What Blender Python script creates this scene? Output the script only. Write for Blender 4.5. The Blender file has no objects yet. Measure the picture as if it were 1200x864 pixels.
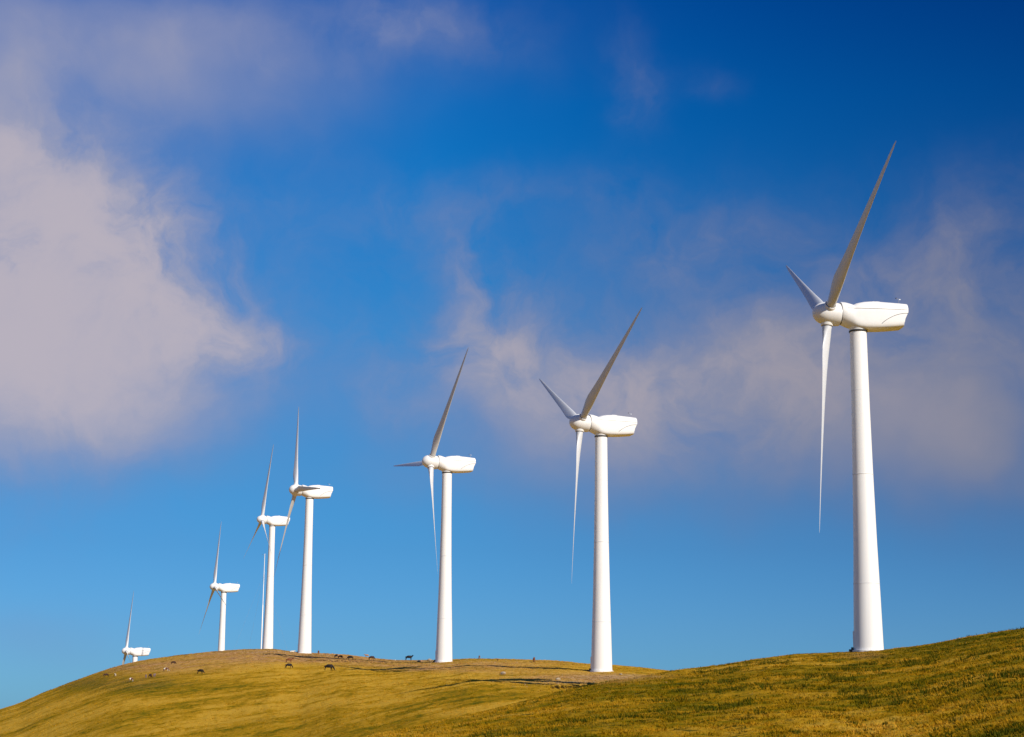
import bpy, bmesh, math, random
import numpy as np
from mathutils import Matrix, Vector, Euler

S = bpy.context.scene
COL = S.collection
random.seed(7)
rng = np.random.default_rng(7)
R = math.radians

# ------------------------------------------------------------------ camera
F_PX, W_PX, H_PX = 2000.0, 1200.0, 864.0       # focal length in picture pixels
PITCH, ROLL = 0.2059826, -0.0087938
cam_d = bpy.data.cameras.new('camera')
cam_d.sensor_width = 36.0
cam_d.lens = F_PX / W_PX * 36.0
cam_d.clip_start = 0.5
cam_d.clip_end = 30000
cam = bpy.data.objects.new('camera', cam_d)
cam.matrix_world = Euler((math.pi / 2 + PITCH, 0, 0)).to_matrix().to_4x4() @ Matrix.Rotation(-ROLL, 4, 'Z')
COL.objects.link(cam)
S.camera = cam

# ------------------------------------------------------------------ light
SUN_EL, SUN_AZ = R(33), R(140)     # azimuth measured clockwise from the view direction (+Y): behind the viewer's right shoulder
sd = bpy.data.lights.new('sun', 'SUN')
sd.energy = 4.7
sd.angle = R(0.53)
sd.color = (1.0, 0.93, 0.82)
sun = bpy.data.objects.new('sun', sd)
sv = Vector((math.sin(SUN_AZ) * math.cos(SUN_EL), math.cos(SUN_AZ) * math.cos(SUN_EL), math.sin(SUN_EL)))
sun.rotation_euler = sv.to_track_quat('Z', 'Y').to_euler()
sun.location = sv * 300
COL.objects.link(sun)

S.view_settings.view_transform = 'Standard'
S.view_settings.look = 'None'
S.view_settings.exposure = 0.27
S.view_settings.gamma = 1.0
S.view_settings.use_curve_mapping = False


# ------------------------------------------------------------------ node helpers
class NT:
    def __init__(self, tree):
        self.t = tree

    def n(self, kind, ins=None, **attrs):
        nd = self.t.nodes.new(kind)
        for k, v in attrs.items():
            setattr(nd, k, v)
        if ins:
            for k, v in ins.items():
                s = nd.inputs[k]
                if isinstance(v, bpy.types.NodeSocket):
                    self.t.links.new(v, s)
                else:
                    s.default_value = v
        return nd

    def m(self, op, a, b=None, c=None, clamp=False):
        nd = self.t.nodes.new('ShaderNodeMath')
        nd.operation = op
        nd.use_clamp = clamp
        for i, v in enumerate((a, b, c)):
            if v is None:
                continue
            if isinstance(v, bpy.types.NodeSocket):
                self.t.links.new(v, nd.inputs[i])
            else:
                nd.inputs[i].default_value = v
        return nd.outputs[0]

    def mix(self, f, a, b, blend='MIX'):
        nd = self.t.nodes.new('ShaderNodeMix')
        nd.data_type = 'RGBA'
        nd.blend_type = blend
        for s, v in ((nd.inputs[0], f), (nd.inputs[6], a), (nd.inputs[7], b)):
            if isinstance(v, bpy.types.NodeSocket):
                self.t.links.new(v, s)
            else:
                s.default_value = v if not isinstance(v, tuple) or len(v) == 4 else (*v, 1)
        return nd.outputs[2]

    def ramp(self, f, stops, interp='LINEAR'):
        nd = self.t.nodes.new('ShaderNodeValToRGB')
        nd.color_ramp.interpolation = interp
        e = nd.color_ramp.elements
        while len(e) < len(stops):
            e.new(0.5)
        for el, (p, c) in zip(e, stops):
            el.position = p
            el.color = (*c, 1) if len(c) == 3 else c
        self.t.links.new(f, nd.inputs[0])
        return nd.outputs[0]

    def smooth(self, v, a, b):
        nd = self.t.nodes.new('ShaderNodeMapRange')
        nd.interpolation_type = 'SMOOTHSTEP'
        self.t.links.new(v, nd.inputs[0])
        nd.inputs[1].default_value = a
        nd.inputs[2].default_value = b
        return nd.outputs[0]


def ray_of(px, py):
    """azimuth and tangent of elevation seen at a picture pixel"""
    a, b = px - 600.0, 432.0 - py
    c, s = math.cos(ROLL), math.sin(ROLL)
    u, v = a * c + b * s, -a * s + b * c
    x = u / F_PX
    y = math.cos(PITCH) - v / F_PX * math.sin(PITCH)
    z = math.sin(PITCH) + v / F_PX * math.cos(PITCH)
    return math.atan2(x, y), z / math.hypot(x, y)


# ------------------------------------------------------------------ sky
world = bpy.data.worlds.new('World')
S.world = world
world.use_nodes = True
wt = world.node_tree
wt.nodes.clear()
w = NT(wt)
sky = w.n('ShaderNodeTexSky', sky_type='NISHITA', sun_disc=False, sun_elevation=SUN_EL,
          sun_rotation=SUN_AZ, altitude=300.0, air_density=1.0, dust_density=0.35, ozone_density=2.2)
geo = w.n('ShaderNodeTexCoord')
nrm = w.n('ShaderNodeVectorMath', {0: geo.outputs['Generated']}, operation='NORMALIZE')
sep = w.n('ShaderNodeSeparateXYZ', {0: nrm.outputs[0]})
az = w.m('ARCTAN2', sep.outputs[0], sep.outputs[1])
el = w.m('ARCSINE', sep.outputs[2])
# deep polarised blue: the sky darkens with height and towards the right
tint = w.ramp(w.m('MULTIPLY', el, 2.0, clamp=True), [
    (0.0, (0.150, 0.375, 0.76)), (0.11, (0.146, 0.366, 0.69)), (0.20, (0.128, 0.366, 0.645)), (0.29, (0.105, 0.405, 0.675)),
    (0.45, (0.070, 0.462, 0.765)), (0.60, (0.026, 0.455, 0.825)), (0.72, (0.006, 0.415, 0.840)), (0.83, (0.001, 0.330, 0.790)), (1.0, (0.001, 0.28, 0.72))])
right = w.m('MINIMUM', w.m('MAXIMUM', w.m('SINE', az), -0.05), 0.32)
high = w.m('MULTIPLY', right, w.m('MINIMUM', w.m('MAXIMUM', el, 0.03), 0.45))
fade = w.n('ShaderNodeCombineColor', {0: w.m('EXPONENT', w.m('MULTIPLY', high, -3.0)), 1: w.m('EXPONENT', w.m('MULTIPLY', high, -6.0)),
                                      2: w.m('EXPONENT', w.m('MULTIPLY', high, -4.1))}).outputs[0]
tint = w.mix(1.0, tint, fade, 'MULTIPLY')
blue = w.mix(1.0, sky.outputs[0], tint, 'MULTIPLY')

# clouds, laid out by direction on the sky (azimuth, elevation in radians * 10)
dirv = w.n('ShaderNodeCombineXYZ', {0: w.m('MULTIPLY', az, 10.0), 1: w.m('MULTIPLY', el, 10.0), 2: 0.0}).outputs[0]
warp = w.n('ShaderNodeTexNoise', {'Vector': dirv, 'Scale': 1.3, 'Detail': 5.0, 'Roughness': 0.55})
warp_o = w.n('ShaderNodeVectorMath', {0: warp.outputs['Color'], 1: (0.5, 0.5, 0.5)}, operation='SUBTRACT').outputs[0]
warp_s = w.n('ShaderNodeVectorMath', {0: warp_o, 1: (0.75, 0.55, 0.0)}, operation='MULTIPLY').outputs[0]
dw = w.n('ShaderNodeVectorMath', {0: dirv, 1: warp_s}, operation='ADD').outputs[0]
soft_w = w.n('ShaderNodeVectorMath', {0: warp_o, 1: (0.45, 0.35, 0.0)}, operation='MULTIPLY').outputs[0]
dws = w.n('ShaderNodeVectorMath', {0: dirv, 1: soft_w}, operation='ADD').outputs[0]

# (px, py, half width, half height, tilt degrees (counter-clockwise up), strength, sharpness)
CLOUDS = [
    (-20, 320, 180, 145, -14, 1.35, 1), (40, 330, 150, 95, -20, .50, 0), (90, 325, 115, 95, -30, .75, 1), (190, 365, 105, 48, -24, .72, 1), (275, 388, 75, 24, -8, .50, 1), (60, 225, 150, 55, -24, .50, 1),
    (30, 430, 210, 70, 0, .55, 0), (245, 300, 130, 32, -42, .24, 1), (20, 530, 190, 45, 5, .30, 0), (240, 460, 150, 45, 0, .30, 0),
    (10, 35, 230, 66, 0, .58, 0), (150, 80, 170, 58, -5, .36, 0), (360, 40, 210, 46, 4, .22, 1), (330, 45, 230, 48, 3, .26, 0), (500, 30, 90, 28, -15, .30, 1), (330, 125, 190, 45, 5, .22, 0),
    (582, 400, 62, 62, -10, .68, 1), (548, 350, 36, 50, 20, .36, 1), (660, 430, 140, 56, -8, .58, 1), (800, 462, 170, 60, 8, .56, 1),
    (960, 405, 150, 86, 12, .52, 1), (1050, 335, 140, 60, 15, .34, 1), (1160, 265, 90, 60, 20, .27, 1), (1000, 505, 240, 76, 4, .68, 0),
    (1180, 500, 130, 85, 0, .66, 0), (1210, 400, 90, 90, 0, .34, 1), (700, 500, 190, 55, 0, .50, 0), (900, 575, 330, 48, 0, .22, 0), (760, 450, 250, 85, 4, .48, 0), (100, 495, 180, 40, 4, .25, 0),
    (560, 290, 44, 50, -30, .20, 1), (600, 235, 120, 26, 5, .17, 1), (740, 270, 80, 60, -20, .24, 1), (850, 280, 130, 50, 10, .32, 1), (500, 260, 90, 40, -30, .22, 1),
    (400, 560, 200, 36, 0, .14, 0), (470, 460, 26, 50, 35, .30, 1), (745, 100, 26, 38, 10, .42, 1), (832, 100, 30, 18, 0, .16, 1), (380, 290, 60, 110, 35, .18, 1),
    (30, 745, 100, 34, 0, .22, 0), (1400, 450, 240, 140, 0, .5, 0), (-260, 260, 260, 240, 0, 1.0, 0),
]
total = {0: None, 1: None}
for px, py, hw, hh, ang, st, sh in CLOUDS:
    a_, t_ = ray_of(px, py)
    c_ = (a_ * 10, math.atan(t_) * 10, 0)
    mp = w.n('ShaderNodeMapping', {'Vector': dw if sh else dws}, vector_type='TEXTURE')
    mp.inputs['Location'].default_value = c_
    mp.inputs['Rotation'].default_value = (0, 0, R(ang))
    mp.inputs['Scale'].default_value = (hw / F_PX * 10 * 1.15, hh / F_PX * 10 * 1.15, 1)
    dt = w.n('ShaderNodeVectorMath', {0: mp.outputs[0], 1: mp.outputs[0]}, operation='DOT_PRODUCT').outputs['Value']
    g = w.m('MULTIPLY', w.m('EXPONENT', w.m('MULTIPLY', dt, -1.0)), st)
    total[sh] = g if total[sh] is None else w.m('ADD', total[sh], g)
fine = w.n('ShaderNodeTexNoise', {'Vector': dw, 'Scale': 2.1, 'Detail': 10.0, 'Roughness': 0.60, 'Distortion': 0.3}).outputs[0]
broad = w.n('ShaderNodeTexNoise', {'Vector': dirv, 'Scale': 0.9, 'Detail': 3.0, 'Roughness': 0.5}).outputs[0]
den = w.m('ADD', w.m('MULTIPLY', total[1], w.m('MAXIMUM', w.m('ADD', w.m('MULTIPLY', w.m('SUBTRACT', fine, 0.5), 3.3), 1.0), 0.0)), w.m('MULTIPLY', total[0], w.m('ADD', w.m('MULTIPLY', w.smooth(broad, 0.25, 0.7), 0.6), 0.45)))
# the same kind of loose cloud over the rest of the sky
gen = w.n('ShaderNodeTexNoise', {'Vector': nrm.outputs[0], 'Scale': 2.6, 'Detail': 8.0, 'Roughness': 0.6}).outputs[0]
away = w.smooth(w.m('ADD', w.m('ABSOLUTE', az), w.m('MULTIPLY', w.m('MAXIMUM', w.m('SUBTRACT', el, 0.4), 0.0), 2.0)), 0.33, 0.6)
den = w.m('ADD', den, w.m('MULTIPLY', w.m('MULTIPLY', w.smooth(gen, 0.46, 0.72), 0.7), away))
den = w.m('MULTIPLY', w.m('SUBTRACT', 1.0, w.m('EXPONENT', w.m('MULTIPLY', w.m('POWER', den, 1.3), -1.45))), 1.0, clamp=True)
ccol = w.ramp(den, [(0.0, (1.25, 1.60, 3.0)), (0.4, (1.45, 1.75, 3.1)), (0.72, (1.95, 2.12, 3.25)), (0.88, (2.5, 2.5, 3.3)), (1.0, (3.45, 3.12, 3.55))])
cover = w.m('MULTIPLY', den, 0.97, clamp=True)
dim = w.m('EXPONENT', w.m('MULTIPLY', w.m('MINIMUM', w.m('MAXIMUM', w.m('SINE', az), -0.1), 0.32), -1.1))
ccol = w.mix(1.0, ccol, w.n('ShaderNodeCombineColor', {0: dim, 1: dim, 2: dim}).outputs[0], 'MULTIPLY')
skyc = w.mix(cover, blue, ccol)
bg = w.n('ShaderNodeBackground', {'Color': skyc, 'Strength': 0.106})
wo = w.n('ShaderNodeOutputWorld', {'Surface': bg.outputs[0]})
world.cycles.sampling_method = 'MANUAL'
world.cycles.sample_map_resolution = 512


# ------------------------------------------------------------------ numpy noise
def vnoise(x, y, seed=0):
    xi, yi = np.floor(x).astype(np.int64), np.floor(y).astype(np.int64)
    fx, fy = x - xi, y - yi
    fx, fy = fx * fx * (3 - 2 * fx), fy * fy * (3 - 2 * fy)

    def h(a, b):
        n = (a * 374761393 + b * 668265263 + seed * 2147483647) & 0xFFFFFFFF
        n = ((n ^ (n >> 13)) * 1274126177) & 0xFFFFFFFF
        n = (n ^ (n >> 16)) & 0xFFFFFFFF
        return n / 4294967295.0
    a, b, c, d = h(xi, yi), h(xi + 1, yi), h(xi, yi + 1), h(xi + 1, yi + 1)
    return (a + (b - a) * fx) * (1 - fy) + (c + (d - c) * fx) * fy


def fbm(x, y, octs=4, seed=0):
    s, a, t = 0, 1.0, 0
    for k in range(octs):
        s = s + a * vnoise(x * 2 ** k + 17.3 * k, y * 2 ** k - 9.1 * k, seed + k)
        t += a
        a *= 0.5
    return s / t


# ------------------------------------------------------------------ terrain shape
FAR = [(-700, 930, 450), (-300, 905, 500), (-120, 872, 530), (0, 832, 550), (25, 824, 550), (47, 814, 550), (78, 802, 550), (100, 794, 550), (127, 784.5, 550), (150, 778, 550), (170, 774, 550), (208, 768.5, 549), (250, 764.2, 548), (280, 762, 546), (293, 761, 546), (322, 761, 538), (335, 763, 531), (352, 766, 519), (377, 766.5, 502), (397, 767.8, 490), (418, 770, 476), (440, 773, 462), (460, 774.5, 454), (500, 774.5, 438), (530, 774, 427), (548, 772.3, 423), (580, 773.2, 416), (620, 774.7, 408), (656, 775.7, 401), (672, 776.8, 398), (690, 779, 395), (720, 780.3, 390), (750, 783, 385), (790, 787.5, 379), (850, 796, 370), (1000, 806, 369), (1400, 806, 366), (2200, 812, 360)]
NEAR = [(-700, 980, 100), (0, 960, 109), (300, 900, 127), (440, 866, 141), (557, 841, 162), (600, 829, 173), (700, 804, 195), (750, 795, 206), (787, 788.5, 212), (800, 786.7, 214), (843, 781.9, 217), (883, 775.2, 218), (933, 769.3, 221), (1000, 766.2, 224), (1033, 764, 224), (1090, 756.8, 221), (1133, 749, 218), (1167, 743, 217), (1200, 738.5, 215), (1300, 724, 211), (1500, 712, 209), (2200, 760, 200)]



def crest_table(rows):
    a = [ray_of(px, py) for px, py, _ in rows]
    return np.array([q[0] for q in a]), np.array([q[1] for q in a]), np.array([r[2] for r in rows], float)


def smooth_table(rows, width):
    a, t, r = crest_table(rows)
    g = np.linspace(-0.62, 0.62, 3001)
    T, Q = np.interp(g, a, t), np.interp(g, a, r)
    n = int(width / (g[1] - g[0]))
    k = np.hanning(2 * n + 3)
    k /= k.sum()
    pad = lambda v: np.concatenate([np.full(n + 1, v[0]), v, np.full(n + 1, v[-1])])
    m = int(0.05 / (g[1] - g[0]))
    k2 = np.hanning(2 * m + 3)
    k2 /= k2.sum()
    pad2 = lambda v: np.concatenate([np.full(m + 1, v[0]), v, np.full(m + 1, v[-1])])
    return g, np.convolve(pad(T), k, 'valid'), np.convolve(pad2(Q), k2, 'valid')


FG, FT, FR = smooth_table(FAR, 0.004)
NG, NTt, NR = smooth_table(NEAR, 0.004)


def smax(a, b, s):
    return 0.5 * (a + b + np.sqrt((a - b) ** 2 + s * s))


def base_height(x, y):
    x = np.asarray(x, float)
    y = np.asarray(y, float)
    r = np.hypot(x, y) + 1e-6
    a = np.arctan2(x, y)
    aa = np.clip(a, -0.6, 0.6)
    side = np.clip((np.abs(a) - 0.5) / 0.9, 0, 1)      # well outside the view the hills sink to a plain pasture
    tf, rf = np.interp(aa, FG, FT), np.interp(aa, FG, FR)
    tn, rn = np.interp(aa, NG, NTt), np.interp(aa, NG, NR)
    kf = 1.6e-4
    df = r - rf
    hf = tf * r - np.where(df < 0, kf * df * df, 4.3e-4 * df * df / (1 + np.maximum(df, 0) / 500))
    dn = r - rn
    hn = tn * r - np.where(dn < 0, 1.7e-4 * dn * dn, 2.2e-4 * dn * dn / (1 + np.maximum(dn, 0) / 300))
    g = -1.85 - 0.0095 * r
    h = smax(hf, hn, 0.35)
    h = smax(h, g, 0.25)
    h = h * (1 - side) + (-2.0 - 0.02 * r) * side
    return smax(h, np.full_like(h, -75.0) - 0.0005 * r, 6.0)


def relief(x, y):
    r = np.hypot(x, y)
    big = (fbm(x / 22, y / 22, 3, 5) - 0.5) * 0.55
    mid = (fbm(x / 4.5, y / 6.0, 3, 11) - 0.5) * 0.30
    fade = np.clip((r - 15) / 40, 0, 1)
    return (big + mid) * fade


def project(x, y, z):
    zc = y * math.cos(PITCH) + z * math.sin(PITCH)
    u = -y * math.sin(PITCH) + z * math.cos(PITCH)
    zc = np.where(np.abs(zc) < 1e-3, 1e-3, zc)
    a, b = F_PX * x / zc, F_PX * u / zc
    c, s = math.cos(ROLL), math.sin(ROLL)
    return 600 + a * c - b * s, 432 - (a * s + b * c)


# eroded banks along the old track: (picture points on the hillside, height of the bank)
BANKS = [([(352, 774.5), (400, 775), (460, 776.8)], 0.3), ([(640, 804), (668, 804.3), (700, 801)], 0.35)]



def ray_ground(px, py, hf=None):
    """point of the hillside seen at a picture pixel; on the skyline, the crest"""
    a, t = ray_of(px, py)
    r = np.linspace(60, 760, 7001)
    h = base_height(r * math.sin(a), r * math.cos(a))
    gap = t * r - h
    hit = np.nonzero(gap <= 0)[0]
    i = hit[0] if len(hit) else int(np.argmin(gap / r))
    return r[i] * math.sin(a), r[i] * math.cos(a)


def bank_paths():
    out = []
    for pts, hh in BANKS:
        P = np.array([ray_ground(*p) for p in pts])
        t = np.linspace(0, len(P) - 1, 40)
        out.append((np.column_stack([np.interp(t, range(len(P)), P[:, 0]), np.interp(t, range(len(P)), P[:, 1])]), hh))
    return out


PATHS = bank_paths()


def bank_field(x, y):
    """height step and peat mask of the banks"""
    dz = np.zeros_like(x)
    mask = np.zeros_like(x)
    r, a = np.hypot(x, y), np.arctan2(x, y)
    for P, hh in PATHS:
        pr, pa = np.hypot(P[:, 0], P[:, 1]), np.arctan2(P[:, 0], P[:, 1])
        o = np.argsort(pa)
        rr = np.interp(a, pa[o], pr[o]) + (fbm(a * 900, a * 0, 2, 77) - 0.5) * 5
        along = np.clip((a - pa.min()) / 0.004, 0, 1) * np.clip((pa.max() - a) / 0.004, 0, 1)
        d = r - rr
        dz += along * (-hh * np.exp(-((d + 2.2) / 1.9) ** 2) + 0.5 * hh * np.exp(-((d - 2.0) / 2.0) ** 2))
        mask += along * np.exp(-((d + 0.3) / (1.0 + 1.0 * hh)) ** 2)
    return dz, np.clip(mask, 0, 1)


def masks(x, y, z):
    """R stony ochre soil, G share of rushes and green, B peat, A pale gravel"""
    px, py = project(x, y, z)
    front = (y > 40) & (np.hypot(x, y) < 760)
    n = fbm(x / 9, y / 9, 4, 31)
    n2 = fbm(x / 2.6, y / 4.0, 3, 41)
    e = lambda cx, cy, w_, h_: np.exp(-(((px - cx) / w_) ** 2 + ((py - cy) / h_) ** 2))
    soil = 1.7 * e(305, 768, 75, 7) + 1.2 * e(360, 771, 80, 4.5) + 0.9 * e(430, 775, 60, 4) + 0.9 * e(640, 796, 60, 6) + 0.9 * e(570, 783, 90, 6)
    soil += 0.8 * e(150, 782, 110, 7) + 0.5 * e(210, 778, 70, 9) + 1.0 * e(700, 795, 40, 6) + 0.6 * e(470, 782, 60, 5) + 0.35 * e(120, 800, 120, 10)
    soil += 0.6 * e(1010, 768, 30, 5) + 0.45 * e(600, 776, 120, 4)
    soil = np.clip(soil * (0.45 + 1.1 * n) - 0.12, 0, 1) * front
    r = np.hypot(x, y)
    a = np.arctan2(x, y)
    nearhill = np.clip((np.interp(np.clip(a, -0.6, 0.6), NG, NR) + 8 - r) / 20, 0, 1) * np.clip((px - 420) / 260, 0, 1)
    green = np.clip(nearhill * (0.15 + 1.3 * (n - 0.2)) + 0.9 * e(120, 803, 120, 11) + 0.5 * e(250, 850, 330, 22) * n + 0.35 * e(560, 815, 120, 12) * n, 0, 1) * front
    dz, peat = bank_field(x, y)
    grav = 1.0 * e(735, 793, 32, 2.2) + 1.0 * e(668, 799.5, 34, 1.6) + 0.7 * e(700, 794, 60, 4) + 0.5 * e(330, 764, 40, 2)
    grav += 0.8 * e(495, 774.5, 12, 1.4)
    grav = np.clip(grav * (0.3 + 1.3 * n2), 0, 1) * front
    return np.column_stack([soil, green, peat * front, grav])


def ground_z(x, y):
    x, y = np.atleast_1d(np.asarray(x, float)), np.atleast_1d(np.asarray(y, float))
    dz, _ = bank_field(x, y)
    return base_height(x, y) + relief(x, y) + dz


# ------------------------------------------------------------------ ground materials
def grass_nodes(t, pos, mask_out, blades=False):
    mk = t.n('ShaderNodeSeparateColor', {0: mask_out.outputs['Color']})
    soil, green, peat, grav = mk.outputs[0], mk.outputs[1], mk.outputs[2], mask_out.outputs['Alpha']
    n1 = t.n('ShaderNodeTexNoise', {'Vector': pos, 'Scale': 0.035, 'Detail': 6.0, 'Roughness': 0.62}).outputs[0]
    n2 = t.n('ShaderNodeTexNoise', {'Vector': pos, 'Scale': 0.22, 'Detail': 6.0, 'Roughness': 0.68}).outputs[0]
    n3 = t.n('ShaderNodeTexNoise', {'Vector': pos, 'Scale': 0.8, 'Detail': 6.0, 'Roughness': 0.8}).outputs[0]
    mpx = t.n('ShaderNodeMapping', {'Vector': pos})
    mpx.inputs['Rotation'].default_value = (0, 0, R(-24))
    mpx.inputs['Scale'].default_value = (0.035, 0.16, 0.1)
    streak = t.n('ShaderNodeTexNoise', {'Vector': mpx.outputs[0], 'Scale': 1.0, 'Detail': 5.0, 'Roughness': 0.6}).outputs[0]
    k = t.m('ADD', t.m('ADD', t.m('MULTIPLY', n1, 1.0), t.m('MULTIPLY', n2, 0.9)), t.m('ADD', t.m('MULTIPLY', streak, 0.55), t.m('MULTIPLY', n3, 1.15)))
    k = t.m('SUBTRACT', t.m('MULTIPLY', k, 1.0), t.m('MULTIPLY', green, 0.20))
    c = t.ramp(t.m('ADD', t.m('MULTIPLY', t.m('SUBTRACT', t.m('MULTIPLY', k, 0.5), 0.84), 1.5), 0.835), [
        (0.63, (0.078, 0.078, 0.003)), (0.73, (0.180, 0.135, 0.004)), (0.82, (0.305, 0.182, 0.006)),
        (0.91, (0.445, 0.245, 0.011)), (1.0, (0.560, 0.330, 0.035))])
    rough_soil = t.ramp(n3, [(0.36, (0.12, 0.055, 0.018)), (0.47, (0.40, 0.205, 0.072)), (0.64, (0.62, 0.38, 0.18))])
    c = t.mix(t.m('MULTIPLY', soil, t.m('ADD', t.m('MULTIPLY', t.smooth(n2, 0.38, 0.58), 0.65), 0.35)), c, rough_soil)
    patch = t.smooth(t.m('ADD', t.m('MULTIPLY', t.smooth(n3, 0.46, 0.62), t.smooth(n2, 0.42, 0.6)), t.m('MULTIPLY', green, 0.0)), 0.1, 0.8)
    c = t.mix(t.m('MULTIPLY', t.m('MULTIPLY', patch, green), 1.4, clamp=True), c, (0.050, 0.052, 0.003, 1))
    pale = t.ramp(n3, [(0.35, (0.22, 0.12, 0.045)), (0.6, (0.50, 0.33, 0.16))])
    c = t.mix(t.m('MULTIPLY', grav, t.smooth(n3, 0.35, 0.6)), c, pale)
    if not blades:
        c = t.mix(t.m('MULTIPLY', t.smooth(peat, 0.35, 0.85), 0.9), c, (0.035, 0.020, 0.008, 1))
    return c, n2, n3


def ground_material():
    m = bpy.data.materials.new('hill_grass')
    m.use_nodes = True
    m.node_tree.nodes.clear()
    t = NT(m.node_tree)
    g = t.n('ShaderNodeNewGeometry')
    at = t.n('ShaderNodeAttribute', attribute_name='ground_mask')
    c, n2, n3 = grass_nodes(t, g.outputs['Position'], at)
    micro = t.n('ShaderNodeTexNoise', {'Vector': g.outputs['Position'], 'Scale': 6.0, 'Detail': 4.0, 'Roughness': 0.7}).outputs[0]
    c = t.mix(1.0, c, t.ramp(micro, [(0.3, (0.72, 0.72, 0.72)), (0.7, (1.22, 1.2, 1.15))]), 'MULTIPLY')
    hgt = t.m('ADD', t.m('MULTIPLY', n3, 0.30), t.m('MULTIPLY', micro, 0.10))
    bp = t.n('ShaderNodeBump', {'Height': hgt, 'Strength': 0.9, 'Distance': 1.0})
    b = t.n('ShaderNodeBsdfPrincipled', {'Base Color': c, 'Roughness': 0.95, 'Normal': bp.outputs[0]})
    b.inputs['Specular IOR Level'].default_value = 0.02
    t.n('ShaderNodeOutputMaterial', {0: b.outputs[0]})
    return m


def blade_material(name, colour=None):
    m = bpy.data.materials.new(name)
    m.use_nodes = True
    m.node_tree.nodes.clear()
    t = NT(m.node_tree)
    g = t.n('ShaderNodeNewGeometry')
    at = t.n('ShaderNodeAttribute', attribute_name='ground_mask')
    vr = t.n('ShaderNodeAttribute', attribute_name='variety')
    if colour is None:
        c, _, _ = grass_nodes(t, g.outputs['Position'], at, True)
        c = t.mix(1.0, c, t.ramp(vr.outputs['Fac'], [(0.0, (0.80, 0.86, 0.8)), (0.5, (1.05, 1.0, 0.9)), (1.0, (1.30, 1.2, 1.25))]), 'MULTIPLY')
    else:
        c = t.ramp(vr.outputs['Fac'], colour)
    d = t.n('ShaderNodeBsdfDiffuse', {'Color': c, 'Roughness': 0.8})
    tr = t.n('ShaderNodeBsdfTranslucent', {'Color': c})
    mx = t.n('ShaderNodeMixShader', {0: 0.28, 1: d.outputs[0], 2: tr.outputs[0]})
    t.n('ShaderNodeOutputMaterial', {0: mx.outputs[0]})
    return m


def np_mesh(name, verts, faces, k, mat, smooth=False, attrs=None):
    me = bpy.data.meshes.new(name)
    me.vertices.add(len(verts))
    me.vertices.foreach_set('co', np.ascontiguousarray(verts, dtype=np.float32).ravel())
    me.loops.add(faces.size)
    me.loops.foreach_set('vertex_index', np.ascontiguousarray(faces, dtype=np.int32).ravel())
    me.polygons.add(len(faces))
    me.polygons.foreach_set('loop_start', np.arange(0, faces.size, k, dtype=np.int32))
    me.polygons.foreach_set('use_smooth', np.full(len(faces), smooth))
    for an, (typ, arr) in (attrs or {}).items():
        at = me.attributes.new(an, typ, 'POINT')
        at.data.foreach_set('color' if typ == 'FLOAT_COLOR' else 'value', np.ascontiguousarray(arr, dtype=np.float32).ravel())
    me.materials.append(mat)
    me.update(calc_edges=True)
    me.validate()
    ob = bpy.data.objects.new(name, me)
    COL.objects.link(ob)
    return ob


M_GROUND = ground_material()
# the hill: one sheet all the way round the viewer, finest where the picture looks
az_in = np.linspace(-0.335, 0.335, 1400)
az_out = np.concatenate([np.linspace(-math.pi, -0.335, 110)[:-1], az_in, np.linspace(0.335, math.pi, 110)[1:]])
rr = [2.0]
while rr[-1] < 12000:
    r_ = rr[-1]
    rr.append(r_ + (0.12 * r_ if r_ < 62 else (0.0062 * r_ if r_ < 660 else 0.06 * (r_ - 600))))
rr = np.array(rr)
AZ, RR = np.meshgrid(az_out, rr)
gx, gy = RR * np.sin(AZ), RR * np.cos(AZ)
bz, peat_ = bank_field(gx, gy)
gz = base_height(gx, gy) + relief(gx, gy) * np.clip((2500 - RR) / 1500, 0, 1) + bz
fine_z = (fbm(gx / 0.9, gy / 1.3, 3, 61) - 0.5) * 0.22 * np.clip((760 - RR) / 100, 0, 1)
gz = gz + fine_z
nr, na = gx.shape
V = np.column_stack([gx.ravel(), gy.ravel(), gz.ravel()])
V = np.vstack([V, [[0, 0, float(gz[0].mean())]]])
i0 = (np.arange(nr - 1)[:, None] * na + np.arange(na - 1)[None, :]).ravel()
quads = np.column_stack([i0, i0 + 1, i0 + na + 1, i0 + na])[:, ::-1]
mk_ = masks(V[:, 0], V[:, 1], V[:, 2])
ground = np_mesh('ground', V, quads, 4, M_GROUND, True, {'ground_mask': ('FLOAT_COLOR', mk_)})
ground['kind'] = 'structure'


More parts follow.
